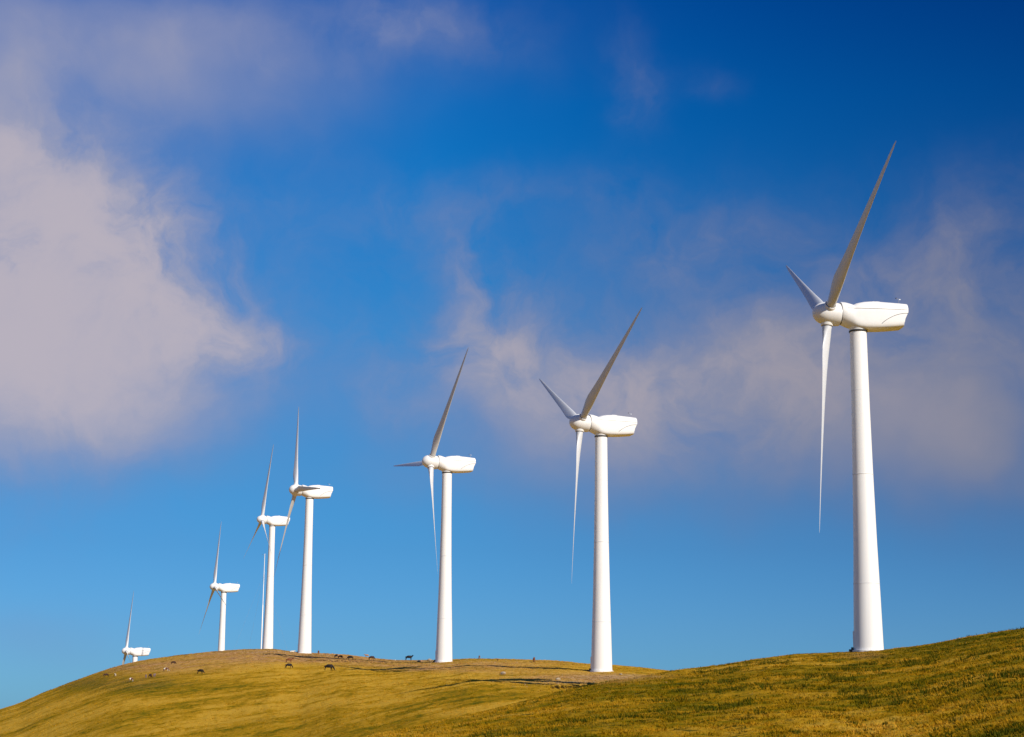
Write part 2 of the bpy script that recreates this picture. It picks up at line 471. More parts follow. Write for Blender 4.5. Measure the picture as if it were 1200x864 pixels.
# ------------------------------------------------------------------ grass
def spikes(name, X, Y, n, hgt, spread, wid, mat, lean=0.5):
    """clumps of n tapering blades as one mesh"""
    N = len(X)
    Z = ground_z(X, Y) - 0.05
    mk = masks(X, Y, Z)
    var = rng.random(N)
    ang = rng.random((N, n)) * 2 * math.pi
    rad = np.sqrt(rng.random((N, n))) * spread[:, None]
    bx, by = X[:, None] + rad * np.cos(ang), Y[:, None] + rad * np.sin(ang)
    fa = rng.random((N, n)) * math.pi
    wx, wy = np.cos(fa) * wid / 2, np.sin(fa) * wid / 2
    hh = hgt[:, None] * (0.6 + 0.6 * rng.random((N, n)))
    lx, ly = (rng.random((N, n)) - 0.5) * 2 * lean * hh + np.cos(ang) * rad * .3, (rng.random((N, n)) - 0.5) * 2 * lean * hh + np.sin(ang) * rad * .3
    z0 = np.repeat(Z[:, None], n, 1)
    P = np.stack([np.stack([bx - wx, by - wy, z0], -1), np.stack([bx + wx, by + wy, z0], -1), np.stack([bx + lx, by + ly, z0 + hh], -1)], 2)
    P = P.reshape(-1, 3)
    faces = np.arange(len(P)).reshape(-1, 3)
    vv = np.repeat(np.clip(var[:, None] * 0.6 + rng.random((N, n)) * 0.4, 0, 1).reshape(-1), 3)
    mm = np.repeat(np.repeat(mk, n, 0), 3, 0)
    ob = np_mesh(name, P, faces, 3, mat, False, {'ground_mask': ('FLOAT_COLOR', mm), 'variety': ('FLOAT', vv)})
    ob['kind'] = 'stuff'
    return ob


NT_ = 150000
lr = np.exp(rng.uniform(math.log(66), math.log(640), NT_))
la = rng.uniform(-0.30, 0.30, NT_)
keep = (fbm(lr * np.sin(la) / 5, lr * np.cos(la) / 5, 3, 91) + rng.random(NT_) * 0.25) > 0.42
lr, la = lr[keep], la[keep]
n_ = len(lr)
g_ob = spikes('dry_grass', lr * np.sin(la), lr * np.cos(la), 5, rng.uniform(0.07, 0.17, n_), rng.uniform(0.12, 0.35, n_),
              0.07 * (1 + lr[:, None] / 260), blade_material('dry_grass_blades'), 0.6)
g_ob['label'] = 'dry golden and olive pasture grass covering both hills'
g_ob['category'] = 'grass'

# rush clumps in small loose patches on the near hill
cl, ca, cs = [], [], []
while len(cl) < 1500:
    l0, a0 = math.exp(random.uniform(math.log(62), math.log(222))), random.uniform(-0.06, 0.31)
    u_ = a0 * 10
    if random.random() > 0.30 + 0.28 * u_ or l0 > np.interp(a0, NG, NR) - 8:
        continue
    if float(fbm(np.array([l0 * math.sin(a0) / 9]), np.array([l0 * math.cos(a0) / 12]), 3, 103)[0]) < 0.44:
        continue
    big = random.random() ** 2.5
    for _ in range(int(2 + 12 * big)):
        cl.append(l0 + random.gauss(0, 0.5 + 1.1 * big))
        ca.append(a0 + random.gauss(0, 0.35 + 0.75 * big) / l0)
        cs.append(0.75 + 0.5 * big)
while len(cl) < 3600:      # lone clumps
    l0, a0 = math.exp(random.uniform(math.log(62), math.log(222))), random.uniform(-0.08, 0.31)
    if l0 > np.interp(a0, NG, NR) - 5 or random.random() > 0.35 + 0.25 * a0 * 10:
        continue
    cl.append(l0)
    ca.append(a0)
    cs.append(random.uniform(0.35, 0.8))
lr, la, cs = np.array(cl), np.array(ca), np.array(cs)
n_ = len(lr)
g_ob = spikes('rushes', lr * np.sin(la), lr * np.cos(la), 18, rng.uniform(0.14, 0.30, n_) * cs, rng.uniform(0.25, 0.5, n_) * cs, 0.07,
              blade_material('rush_blades', [(0.0, (0.030, 0.036, 0.003)), (0.5, (0.070, 0.078, 0.006)), (1.0, (0.150, 0.125, 0.010))]), 0.45)
g_ob['label'] = 'dark green rush clumps scattered over the near right hill'
g_ob['category'] = 'rushes'
print('rush clumps', n_)


# ------------------------------------------------------------------ mesh helpers
def simple_mat(name, col, rough=0.5, var=0.06, scale=0.6, spec=0.4, streak=False, metallic=0.0):
    m = bpy.data.materials.new(name)
    m.use_nodes = True
    m.node_tree.nodes.clear()
    t = NT(m.node_tree)
    tc = t.n('ShaderNodeTexCoord')
    mp = t.n('ShaderNodeMapping', {'Vector': tc.outputs['Object']})
    if streak:
        mp.inputs['Scale'].default_value = (1.6, 1.6, 0.10)
    nz = t.n('ShaderNodeTexNoise', {'Vector': mp.outputs[0], 'Scale': scale, 'Detail': 6.0, 'Roughness': 0.6}).outputs[0]
    lo = tuple(max(0, c * (1 - var * 1.5)) for c in col)
    hi = tuple(min(1, c * (1 + var)) for c in col)
    c = t.ramp(nz, [(0.3, lo), (0.55, col), (0.75, hi)])
    b = t.n('ShaderNodeBsdfPrincipled', {'Base Color': c, 'Roughness': rough, 'Metallic': metallic})
    b.inputs['Specular IOR Level'].default_value = spec
    t.n('ShaderNodeOutputMaterial', {0: b.outputs[0]})
    return m


M_WHITE = simple_mat('white_tower_paint', (0.79, 0.775, 0.75), 0.42, 0.05, 0.8, 0.35, True)
M_NAC = simple_mat('white_gelcoat', (0.74, 0.73, 0.715), 0.35, 0.03, 0.7)
M_BLADE = simple_mat('pale_grey_gelcoat', (0.58, 0.59, 0.61), 0.38, 0.04, 0.5)
M_DARK = simple_mat('dark_bearing_steel', (0.035, 0.035, 0.038), 0.55, 0.15, 3.0)
M_SEAM = simple_mat('grey_seam_sealant', (0.12, 0.11, 0.11), 0.7, 0.1, 3.0)
M_TSEAM = simple_mat('pale_weld_seam', (0.66, 0.65, 0.64), 0.6, 0.1, 3.0)
M_STEEL = simple_mat('galvanised_steel', (0.42, 0.43, 0.44), 0.45, 0.1, 3.0, 0.5, False, 0.6)
M_RED = simple_mat('dark_red_beacon', (0.10, 0.018, 0.03), 0.3, 0.1, 3.0)


def link(name, me, parent=None, mat=None):
    o = bpy.data.objects.new(name, me)
    COL.objects.link(o)
    if parent is not None:
        o.parent = parent
    if mat is not None and len(me.materials) == 0:
        me.materials.append(mat)
    return o


def mesh_from(name, verts, faces, mat, smooth=True, sharp=40):
    me = bpy.data.meshes.new(name)
    me.from_pydata([tuple(v) for v in verts], [], faces)
    me.materials.append(mat)
    bm = bmesh.new()
    bm.from_mesh(me)
    bmesh.ops.recalc_face_normals(bm, faces=bm.faces)
    bm.to_mesh(me)
    bm.free()
    if smooth:
        for p in me.polygons:
            p.use_smooth = True
        me.set_sharp_from_angle(angle=R(sharp))
    me.update()
    return me


def lathe(name, prof, mat, n=48, axis='Z', cap=True, sharp=40):
    """prof: (radius, position along axis)"""
    v, f = [], []
    for r, h in prof:
        for i in range(n):
            a = 2 * math.pi * i / n
            p = (r * math.cos(a), r * math.sin(a), h)
            v.append(p if axis == 'Z' else (h, p[0], p[1]))
    for k in range(len(prof) - 1):
        for i in range(n):
            j = (i + 1) % n
            f.append((k * n + i, k * n + j, (k + 1) * n + j, (k + 1) * n + i))
    if cap:
        f.append(tuple(range(n))[::-1])
        f.append(tuple(range((len(prof) - 1) * n, len(prof) * n)))
    return mesh_from(name, v, f, mat, True, sharp)


def tube(name, pts, r, mat, n=6, r2=None):
    v, f = [], []
    pts = [Vector(p) for p in pts]
    for i, p in enumerate(pts):
        d = (pts[min(i + 1, len(pts) - 1)] - pts[max(i - 1, 0)]).normalized()
        s = d.cross(Vector((0, 0, 1)) if abs(d.z) < 0.9 else Vector((1, 0, 0))).normalized()
        u = s.cross(d)
        rad = r if r2 is None else r + (r2 - r) * i / (len(pts) - 1)
        for k in range(n):
            a = 2 * math.pi * k / n
            v.append(p + (s * math.cos(a) + u * math.sin(a)) * rad)
    for i in range(len(pts) - 1):
        for k in range(n):
            j = (k + 1) % n
            f.append((i * n + k, i * n + j, (i + 1) * n + j, (i + 1) * n + k))
    f.append(tuple(range(n)))
    f.append(tuple(range((len(pts) - 1) * n, len(pts) * n)))
    return mesh_from(name, v, f, mat, True, 50)


def merge(name, meshes, mat=None):
    bm = bmesh.new()
    for m_ in meshes:
        bm.from_mesh(m_)
    me = bpy.data.meshes.new(name)
    bm.to_mesh(me)
    bm.free()
    me.materials.append(mat or meshes[0].materials[0])
    me.set_sharp_from_angle(angle=R(40))
    return me


def box_mesh(name, x0, x1, y0, y1, z0, z1, mat, bev=0.0):
    bm = bmesh.new()
    vs = [bm.verts.new((x, y, z)) for x in (x0, x1) for y in (y0, y1) for z in (z0, z1)]
    for q in ((0, 1, 3, 2), (4, 6, 7, 5), (0, 4, 5, 1), (2, 3, 7, 6), (0, 2, 6, 4), (1, 5, 7, 3)):
        bm.faces.new([vs[i] for i in q])
    bmesh.ops.recalc_face_normals(bm, faces=bm.faces)
    if bev:
        bmesh.ops.bevel(bm, geom=bm.edges[:], offset=bev, segments=2, affect='EDGES', profile=0.5)
    me = bpy.data.meshes.new(name)
    bm.to_mesh(me)
    bm.free()
    me.materials.append(mat)
    return me


# ------------------------------------------------------------------ wind turbine, built once
TH = 42.0                       # tower height
HUB_X, HUB_Z, TILT, BLADE_L = 4.04, 2.12, 0.0879, 29.06

# nacelle sections: x, top, bottom, half width, roundness
SEC = [(2.38, 3.68, .70, 1.46, 2.0), (2.30, 3.72, .66, 1.50, 2.0), (1.7, 3.66, .42, 1.52, 2.15), (1.1, 3.48, .24, 1.52, 2.4), (0.72, 3.33, .14, 1.52, 2.6),
       (0.62, 3.36, .12, 1.52, 2.7), (0.3, 3.52, .06, 1.54, 2.9), (0.0, 3.60, .03, 1.55, 3.0), (-0.7, 3.74, .0, 1.58, 3.2), (-1.6, 3.82, .0, 1.6, 3.3), (-2.8, 3.80, .06, 1.6, 3.4),
       (-4.0, 3.74, .16, 1.6, 3.4), (-5.2, 3.68, .30, 1.58, 3.4), (-5.8, 3.64, .38, 1.56, 3.4), (-6.36, 3.61, .46, 1.53, 3.4), (-6.42, 3.57, .52, 1.47, 3.4)]


def sec_at(x):
    xs = [s[0] for s in SEC][::-1]
    return [float(np.interp(x, xs, [s[k] for s in SEC][::-1])) for k in range(1, 5)]


def side_y(x, z):
    zt, zb, hw, e = sec_at(x)
    zc, hz = (zt + zb) / 2, (zt - zb) / 2
    q = min(1, abs((z - zc) / hz))
    if z < zc:
        e += max(0.0, min(1.0, (1.2 - x) / 1.6)) * 2.6
    # a full lower flank that turns under late, like the photograph's belly
    return hw * max(0.0, 1 - q ** e) ** (1 / e)


def nacelle_mesh():
    n = 56
    v, f = [], []
    for x, zt, zb, hw, e in SEC:
        zc, hz = (zt + zb) / 2, (zt - zb) / 2
        for i in range(n):
            a = 2 * math.pi * (i + 0.5) / n
            c, s = math.cos(a), math.sin(a)
            y = hw * abs(c) ** (2 / e) * (1 if c > 0 else -1)
            if s < 0:
                eb = e + max(0.0, min(1.0, (1.2 - x) / 1.6)) * 2.6
                y = hw * abs(c) ** (2 / eb) * (1 if c > 0 else -1)
                z = zc - hz * abs(s) ** (2 / eb)
            else:
                z = zc + hz * abs(s) ** (2 / e)
            xx = x
            if x < -5.9 and z < 2.15:               # the lower tail is cut back under the lip
                xx = x + 0.28 + (2.15 - z) * 0.22
            if x < -5.9 and z < 0.9:
                xx = xx + (0.9 - z) * 0.5
            v.append((xx, y, z))
    m_ = len(SEC)
    for k in range(m_ - 1):
        for i in range(n):
            j = (i + 1) % n
            f.append((k * n + i, k * n + j, (k + 1) * n + j, (k + 1) * n + i))
    f.append(tuple(range(n)))
    # tail closed as a fan
    v.append((-6.3, 0, 2.2))
    c0 = len(v) - 1
    for i in range(n):
        j = (i + 1) % n
        f.append(((m_ - 1) * n + i, (m_ - 1) * n + j, c0))
    return mesh_from('nacelle_shell', v, f, M_NAC, True, 32)


def seam_mesh(side):
    out = []
    for s in (side,):
        xs = np.linspace(1.75, -6.3, 40)
        out.append(tube('s', [(x, s * (side_y(x, 2.62) + 0.002), 2.62) for x in xs], 0.032, M_SEAM, 5))
    return merge('lid_seam', out)


def hatch_seam_mesh(side):
    out = []
    for s in (side,):
        pts = []
        for k in range(26):
            q = k / 25
            x = -2.75 - 3.55 * q
            z = 0.62 + 1.52 * math.sin(q * math.pi / 2) ** 0.8
            pts.append((x, s * (side_y(x, z) + 0.002), z))
        out.append(tube('s', pts, 0.032, M_SEAM, 5))
    return merge('hatch_seam', out)


def blade_mesh():
    st = [  # span, chord, thickness ratio, twist deg, round (1 = cylinder)
        (1.45, 1.26, 1.0, 0, 1), (1.9, 1.26, 1.0, 0, 1), (2.6, 1.32, .93, 26, .8), (3.6, 1.62, .68, 24, .45), (4.8, 1.98, .46, 21, .12),
        (6.0, 2.12, .35, 18, 0), (8.0, 1.98, .29, 14, 0), (10.5, 1.76, .25, 10.5, 0), (13.5, 1.50, .22, 7.5, 0), (17, 1.22, .20, 5, 0),
        (20.5, .96, .18, 3.2, 0), (24, .70, .17, 2, 0), (26.8, .50, .16, 1.2, 0), (28.3, .34, .16, 1, 0), (28.95, .17, .18, 1, 0), (29.1, .05, .2, 1, 0)]
    n = 24
    v, f = [], []
    for r, c, th, tw, rd in st:
        ang = R(tw * 0.75 + 22)
        for i in range(n):
            a = 2 * math.pi * i / n
            # airfoil in (along chord u, thickness t); leading edge at +u
            cu = math.cos(a)
            ua = 0.5 * cu
            xx = 0.5 - ua
            ta = 5 * (0.2969 * math.sqrt(max(xx, 0)) - 0.126 * xx - 0.3516 * xx ** 2 + 0.2843 * xx ** 3 - 0.1036 * xx ** 4)
            ta = ta * th * (1 if math.sin(a) >= 0 else -0.72)
            ub, tb = 0.5 * math.cos(a), 0.5 * math.sin(a) * th
            u = (ua - 0.16) * (1 - rd) + ub * rd
            t = ta * (1 - rd) + tb * rd
            c2 = c if r < 2 else c * (1 - 0.12 * min(1, (r - 2) / 2) - 0.10 * min(1, max(0, r - 4) / 5))
            u, t = u * c2, t * c2
            # chord lies near the rotor plane (local Y), thickness near the axis (local X)
            yy = u * math.cos(ang) - t * math.sin(ang)
            xq = u * math.sin(ang) + t * math.cos(ang)
            bend = -0.35 * (r / 29) ** 2
            v.append((-xq + bend, yy, r))
    for k in range(len(st) - 1):
        for i in range(n):
            j = (i + 1) % n
            f.append((k * n + i, k * n + j, (k + 1) * n + j, (k + 1) * n + i))
    f.append(tuple(range(n)))
    f.append(tuple(range((len(st) - 1) * n, len(st) * n)))
    return mesh_from('rotor_blade', v, f, M_BLADE, True, 60)


prof_t = [(2.10, -8.0), (1.91, -1.0), (1.88, 0.0), (1.83, 1.6), (1.69, 7.3), (1.49, 14.0), (1.31, 22.85), (1.18, 31.5), (1.09, 41.72)]
tower_me = lathe('tower', prof_t, M_WHITE, 64)
seam_up = lathe('tower_seam', [(1.318, 22.80), (1.333, 22.82), (1.333, 22.90), (1.318, 22.92)], M_TSEAM, 64)
seam_lo = lathe('tower_seam', [(1.655, 8.80), (1.660, 8.82), (1.660, 8.88), (1.650, 8.90)], M_TSEAM, 64)
seam_hi = lathe('tower_seam', [(1.155, 33.80), (1.162, 33.82), (1.162, 33.88), (1.150, 33.90)], M_TSEAM, 64)
foot_me = lathe('tower_foot_flange', [(1.88, -2.0), (2.06, -2.0), (2.06, 0.10), (1.88, 0.12)], M_WHITE, 64)
bearing_me = lathe('yaw_bearing', [(1.05, 41.70), (1.16, 41.70), (1.20, 41.76), (1.20, 41.90), (1.10, 41.95), (1.0, 41.97)], M_DARK, 48)
collar_me = lathe('yaw_collar', [(1.02, 41.93), (1.13, 41.94), (1.15, 42.08), (1.28, 42.34), (1.42, 42.60)], M_NAC, 48)
nac_me = nacelle_mesh()
lid_mes, hatch_mes = [seam_mesh(q) for q in (-1, 1)], [hatch_seam_mesh(q) for q in (-1, 1)]
joint_me = lathe('spinner_joint', [(1.30, 2.28), (1.455, 2.30), (1.455, 2.46), (1.30, 2.48)], M_SEAM, 56, 'X')
sp = [(1.30, -1.62), (1.47, -1.60), (1.53, -1.3), (1.56, -0.7), (1.55, 0.0), (1.49, 0.5), (1.36, 0.98), (1.15, 1.38), (0.88, 1.68), (0.58, 1.88), (0.28, 1.99), (0.06, 2.02)]
spin_me = lathe('spinner', sp, M_NAC, 56, 'X')
stub_me = lathe('blade_socket', [(0.86, 1.0), (0.80, 1.62), (0.76, 1.70), (0.66, 1.71)], M_NAC, 40)
ring_me = lathe('blade_root_ring', [(0.60, 1.68), (0.68, 1.69), (0.68, 1.76), (0.60, 1.77)], M_SEAM, 40)
blade_me = blade_mesh()
vane_parts = [tube('v', [(-5.55, .3, 3.60), (-5.55, .3, 4.35)], 0.03, M_STEEL), tube('v', [(-5.55, .3, 4.34), (-5.25, .3, 4.36)], 0.02, M_STEEL),
              box_mesh('v', -5.80, -5.62, .29, .31, 4.22, 4.34, M_DARK)]
vane_me = merge('wind_sensor', vane_parts)
cup_me = merge('sensor_cup', [lathe('c', [(0.02, 4.36), (0.09, 4.40), (0.09, 4.47), (0.02, 4.51)], M_DARK, 12)])
hoist_me = box_mesh('roof_hatch', -2.9, -1.9, -0.5, 0.5, 3.70, 3.87, M_NAC, 0.04)
# door and steps, facing local -X; z = 0 at the ground
door_me = box_mesh('door', -1.90, -1.55, -0.42, 0.42, 0.50, 2.5, M_WHITE, 0.03)
handle_me = box_mesh('door_handle', -1.95, -1.89, 0.22, 0.32, 1.6, 1.75, M_DARK, 0.008)
step_parts = [box_mesh('s', -2.45 + 0.28 * k, -2.17 + 0.28 * k, -0.42, 0.42, -0.4 + .02, 0.22 + 0.25 * k, M_DARK) for k in range(2)]
steps_me = merge('entry_steps', step_parts, M_DARK)


def build_turbine(name='wind_turbine'):
    t = bpy.data.objects.new(name, None)
    COL.objects.link(t)
    t.empty_display_size = 2
    tw = link('tower', tower_me, t)
    for m_ in (seam_up, seam_lo, seam_hi):
        link('tower_seam', m_, tw)
    link('foot_flange', foot_me, tw)
    link('yaw_bearing', bearing_me, t)
    link('yaw_collar', collar_me, t)
    nc = link('nacelle', nac_me, t)
    nc.location.z = TH
    for q in (0, 1):
        link('lid_seam', lid_mes[q], nc)
        link('hatch_seam', hatch_mes[q], nc)
    link('roof_hatch', hoist_me, nc)
    ws = link('wind_sensor', vane_me, nc)
    link('sensor_cup', cup_me, nc).location = (-5.2, .3, 0)
    hubm = Matrix.Translation((HUB_X, 0, TH + HUB_Z)) @ Matrix.Rotation(-TILT, 4, 'Y')
    jt = link('spinner_joint', joint_me, nc)
    jt.location = (0, 0, HUB_Z + 0.02)
    s_ = link('spinner', spin_me, t)
    s_.matrix_local = hubm
    for k in range(3):
        so = link('blade_socket', stub_me, s_)
        so.rotation_euler = (-k * 2 * math.pi / 3, 0, 0)
        b = link('blade', blade_me, t)
        b['blade_index'] = k
        link('root_ring', ring_me, b)
    dr = link('door', door_me, t)
    link('door_handle', handle_me, dr)
    link('entry_steps', steps_me, t)
    return t


def copy_tree(o, parent=None):
    c = o.copy()
    COL.objects.link(c)
    c.parent = parent
    for ch in list(o.children):
        copy_tree(ch, c)
    return c


def pose(t, X, Y, Ztop, yaw, ph):
    gz_ = float(ground_z(X, Y)[0])
    t.location = (X, Y, Ztop - TH)
    rz = math.pi + R(yaw)
    t.rotation_euler = (0, 0, rz)
    dz = gz_ - (Ztop - TH)
    print('turbine at', X, Y, 'ground minus foot %.2f' % dz)
    hubm = Matrix.Translation((HUB_X, 0, TH + HUB_Z)) @ Matrix.Rotation(-TILT, 4, 'Y')
    k = 0
    for c in t.children:
        if c.name.startswith('blade'):
            c.matrix_local = hubm @ Matrix.Rotation(-(R(ph) + k * 2 * math.pi / 3), 4, 'X')
            k += 1
        elif c.name.startswith('spinner'):
            c.matrix_local = hubm @ Matrix.Rotation(-R(ph), 4, 'X')
        elif c.name.startswith(('door', 'entry')):
            c.rotation_euler = (0, 0, -rz - R(14))
            c.location = (0, 0, dz)
        elif c.name.startswith('tower'):
            for g_ in c.children:
                if g_.name.startswith('foot'):
                    g_.location.z = dz


TURB = [
    (45.41,218.35,51.16,5.78,58.02, 'largest and nearest white wind turbine, standing alone on the right-hand hill'),
    (16.10,302.21,50.97,18.84,56.92, 'second nearest turbine, its tower on a stony pad in the dip between the two hills'),
    (-14.60,385.65,56.31,22.10,36.08, 'turbine with one blade pointing level to the left, tower on the middle crest'),
    (-57.48,484.73,62.94,20.18,-23.85, 'turbine with one blade upright and one pointing at the viewer across its own nacelle'),
    (-90.33,645.47,73.19,21.32,4.11, 'turbine whose tower stands directly right of the thin measuring mast'),
    (-120.68,723.76,53.79,21.43,-10.69, 'turbine left of the thin mast, lower tower hidden behind the stony hilltop'),
    (-167.33,773.48,28.77,17.98,-17.16, 'farthest turbine, sunk behind the left slope with only nacelle and upper blade showing'),
]
first = build_turbine()
turbines = []
for i, (X, Y, Z, yaw, ph, lab) in enumerate(TURB):
    t = first if i == 0 else copy_tree(first)
    t['label'] = lab
    t['category'] = 'wind turbine'
    t['group'] = 'white three-bladed wind turbines along the ridge'
    pose(t, X, Y, Z, yaw, ph)
    turbines.append(t)

# ------------------------------------------------------------------ measuring mast
a_, t_ = ray_of(306.0, 762)
mr = 625.0
mx, my = mr * math.sin(a_), mr * math.cos(a_)
mz = float(ground_z(mx, my)[0])
a2, t2 = ray_of(307.5, 649)
mtop = t2 * mr - mz
mast = bpy.data.objects.new('measuring_mast', None)
COL.objects.link(mast)
mast.location = (mx, my, mz)
mast['label'] = 'thin pale measuring mast rising close beside a tower on the stony hilltop'
mast['category'] = 'mast'
link('pole', lathe('mast_pole', [(0.22, -1.0), (0.20, mtop * .5), (0.13, mtop * .5 + .1), (0.10, mtop)], M_WHITE, 16), mast)
for k in range(4):
    aa_ = k * math.pi / 2 + .6
    link('guy_wire', tube('guy_wire', [(0.1 * math.cos(aa_), 0.1 * math.sin(aa_), mtop * .8), (12 * math.cos(aa_), 12 * math.sin(aa_), -1.2)], 0.012, M_STEEL, 4), mast)
bo = link('sensor_boom', tube('sensor_boom', [(-0.9, 0, mtop - .4), (0.9, 0, mtop - .4)], 0.03, M_STEEL, 6), mast)
link('wind_cup', lathe('wind_cup', [(0.02, mtop - .3), (0.12, mtop - .2), (0.02, mtop - .1)], M_DARK, 10), bo).location = (-0.88, 0, 0)


# ------------------------------------------------------------------ cattle
def cow_mesh(name, pose_, mat):
    """+X is the head end; z = 0 at the hooves"""
    nodes, edges = [], []

    def nd(x, y, z, rx, ry=None):
        nodes.append((x, y, z, rx, ry or rx))
        return len(nodes) - 1

    def chain(ids):
        for a, b in zip(ids, ids[1:]):
            edges.append((a, b))
    lie = pose_ == 'lying'
    dz = -0.62 if lie else 0.0
    rump = nd(-0.78, 0, 1.12 + dz, .24, .30)
    loin = nd(-0.35, 0, 1.08 + dz, .31, .36)
    belly = nd(0.05, 0, 1.02 + dz, .35, .40)
    chest = nd(0.48, 0, 1.05 + dz, .30, .38)
    wither = nd(0.74, 0, 1.14 + dz, .22, .30)
    if pose_ == 'grazing':
        neck = nd(1.02, 0.05, 0.86, .15, .19)
        poll = nd(1.22, 0.10, 0.52, .12, .14)
        muzz = nd(1.36, 0.14, 0.16, .075, .09)
    elif pose_ == 'looking':
        neck = nd(1.02, -0.10, 1.30 + dz, .15, .19)
        poll = nd(1.16, -0.30, 1.50 + dz, .13, .14)
        muzz = nd(1.24, -0.66, 1.32 + dz, .08, .09)
    else:
        neck = nd(1.06, 0, 1.30 + dz, .15, .19)
        poll = nd(1.32, 0, 1.48 + dz, .13, .14)
        muzz = nd(1.68, 0, 1.28 + dz, .08, .09)
    chain([rump, loin, belly, chest, wither, neck, poll, muzz])
    for s in (-1, 1):
        ear = nd(nodes[poll][0] - .06, nodes[poll][1] + s * .26, nodes[poll][2] + 0.03, .035, .05)
        edges.append((poll, ear))
        if lie:
            k1 = nd(0.62, s * .28, .18, .10)
            k2 = nd(0.95, s * .30, .09, .06)
            h1 = nd(-0.62, s * .34, .22, .14)
            h2 = nd(-0.30, s * .44, .09, .07)
            edges += [(chest, k1), (k1, k2), (rump, h1), (h1, h2)]
        else:
            o_ = .06 * s
            sh = nd(0.60 + o_, s * .19, .74, .12, .13)
            kn = nd(0.62 + o_, s * .20, .40, .065)
            fo = nd(0.60 + o_, s * .20, .05, .06)
            st = nd(-0.62 - o_, s * .20, .74, .14, .17)
            hk = nd(-0.86 - o_, s * .20, .43, .07)
            hf = nd(-0.78 - o_, s * .20, .05, .06)
            edges += [(chest, sh), (sh, kn), (kn, fo), (rump, st), (st, hk), (hk, hf)]
    t1 = nd(-1.03, 0, 1.05 + dz, .035)
    t2_ = nd(-1.08, 0.02, .55 if not lie else .25, .03)
    t3 = nd(-1.08, 0.02, .40 if not lie else .15, .05)
    edges += [(rump, t1), (t1, t2_), (t2_, t3)]
    me = bpy.data.meshes.new(name + '_skeleton')
    me.from_pydata([n_[:3] for n_ in nodes], edges, [])
    ob = bpy.data.objects.new(name + '_skeleton', me)
    COL.objects.link(ob)
    ob.modifiers.new('skin', 'SKIN')
    for i, n_ in enumerate(nodes):
        sv_ = me.skin_vertices[0].data[i]
        sv_.radius = (n_[3], n_[4])
        sv_.use_root = (i == belly)
    sb = ob.modifiers.new('sub', 'SUBSURF')
    sb.levels = sb.render_levels = 1
    dg = bpy.context.evaluated_depsgraph_get()
    res = bpy.data.meshes.new_from_object(ob.evaluated_get(dg))
    res.name = name
    bpy.data.objects.remove(ob)
    res.materials.clear()
    res.materials.append(mat)
    for p in res.polygons:
        p.use_smooth = True
    return res


def hide_mat(name, base, patch, thr=0.55, scale=1.1):
    m = bpy.data.materials.new(name)
    m.use_nodes = True
    m.node_tree.nodes.clear()
    t = NT(m.node_tree)
    tc = t.n('ShaderNodeTexCoord')
    nz = t.n('ShaderNodeTexNoise', {'Vector': tc.outputs['Object'], 'Scale': scale, 'Detail': 2.0}).outputs[0]
    c = t.ramp(nz, [(thr - .02, base), (thr + .02, patch)])
    b = t.n('ShaderNodeBsdfPrincipled', {'Base Color': c, 'Roughness': 0.7})
    b.inputs['Specular IOR Level'].default_value = 0.2
    t.n('ShaderNodeOutputMaterial', {0: b.outputs[0]})
    return m


HIDES = {
    'black': hide_mat('black_hide', (0.012, 0.010, 0.010), (0.02, 0.016, 0.015)),
    'dark': hide_mat('dark_brown_hide', (0.045, 0.020, 0.014), (0.03, 0.014, 0.01)),
    'brown': hide_mat('red_brown_hide', (0.17, 0.055, 0.020), (0.13, 0.045, 0.018)),
    'tan': hide_mat('tan_hide', (0.42, 0.22, 0.10), (0.34, 0.17, 0.08)),
    'pied': hide_mat('brown_and_white_hide', (0.10, 0.035, 0.018), (0.62, 0.55, 0.46), 0.52, 1.3),
    'grey': hide_mat('grey_hide', (0.20, 0.14, 0.14), (0.14, 0.10, 0.10)),
    'white': hide_mat('cream_hide', (0.62, 0.54, 0.42), (0.5, 0.42, 0.32)),
}
POSES = {p: cow_mesh('cow_' + p, p, HIDES['black']) for p in ('grazing', 'standing', 'looking', 'lying')}
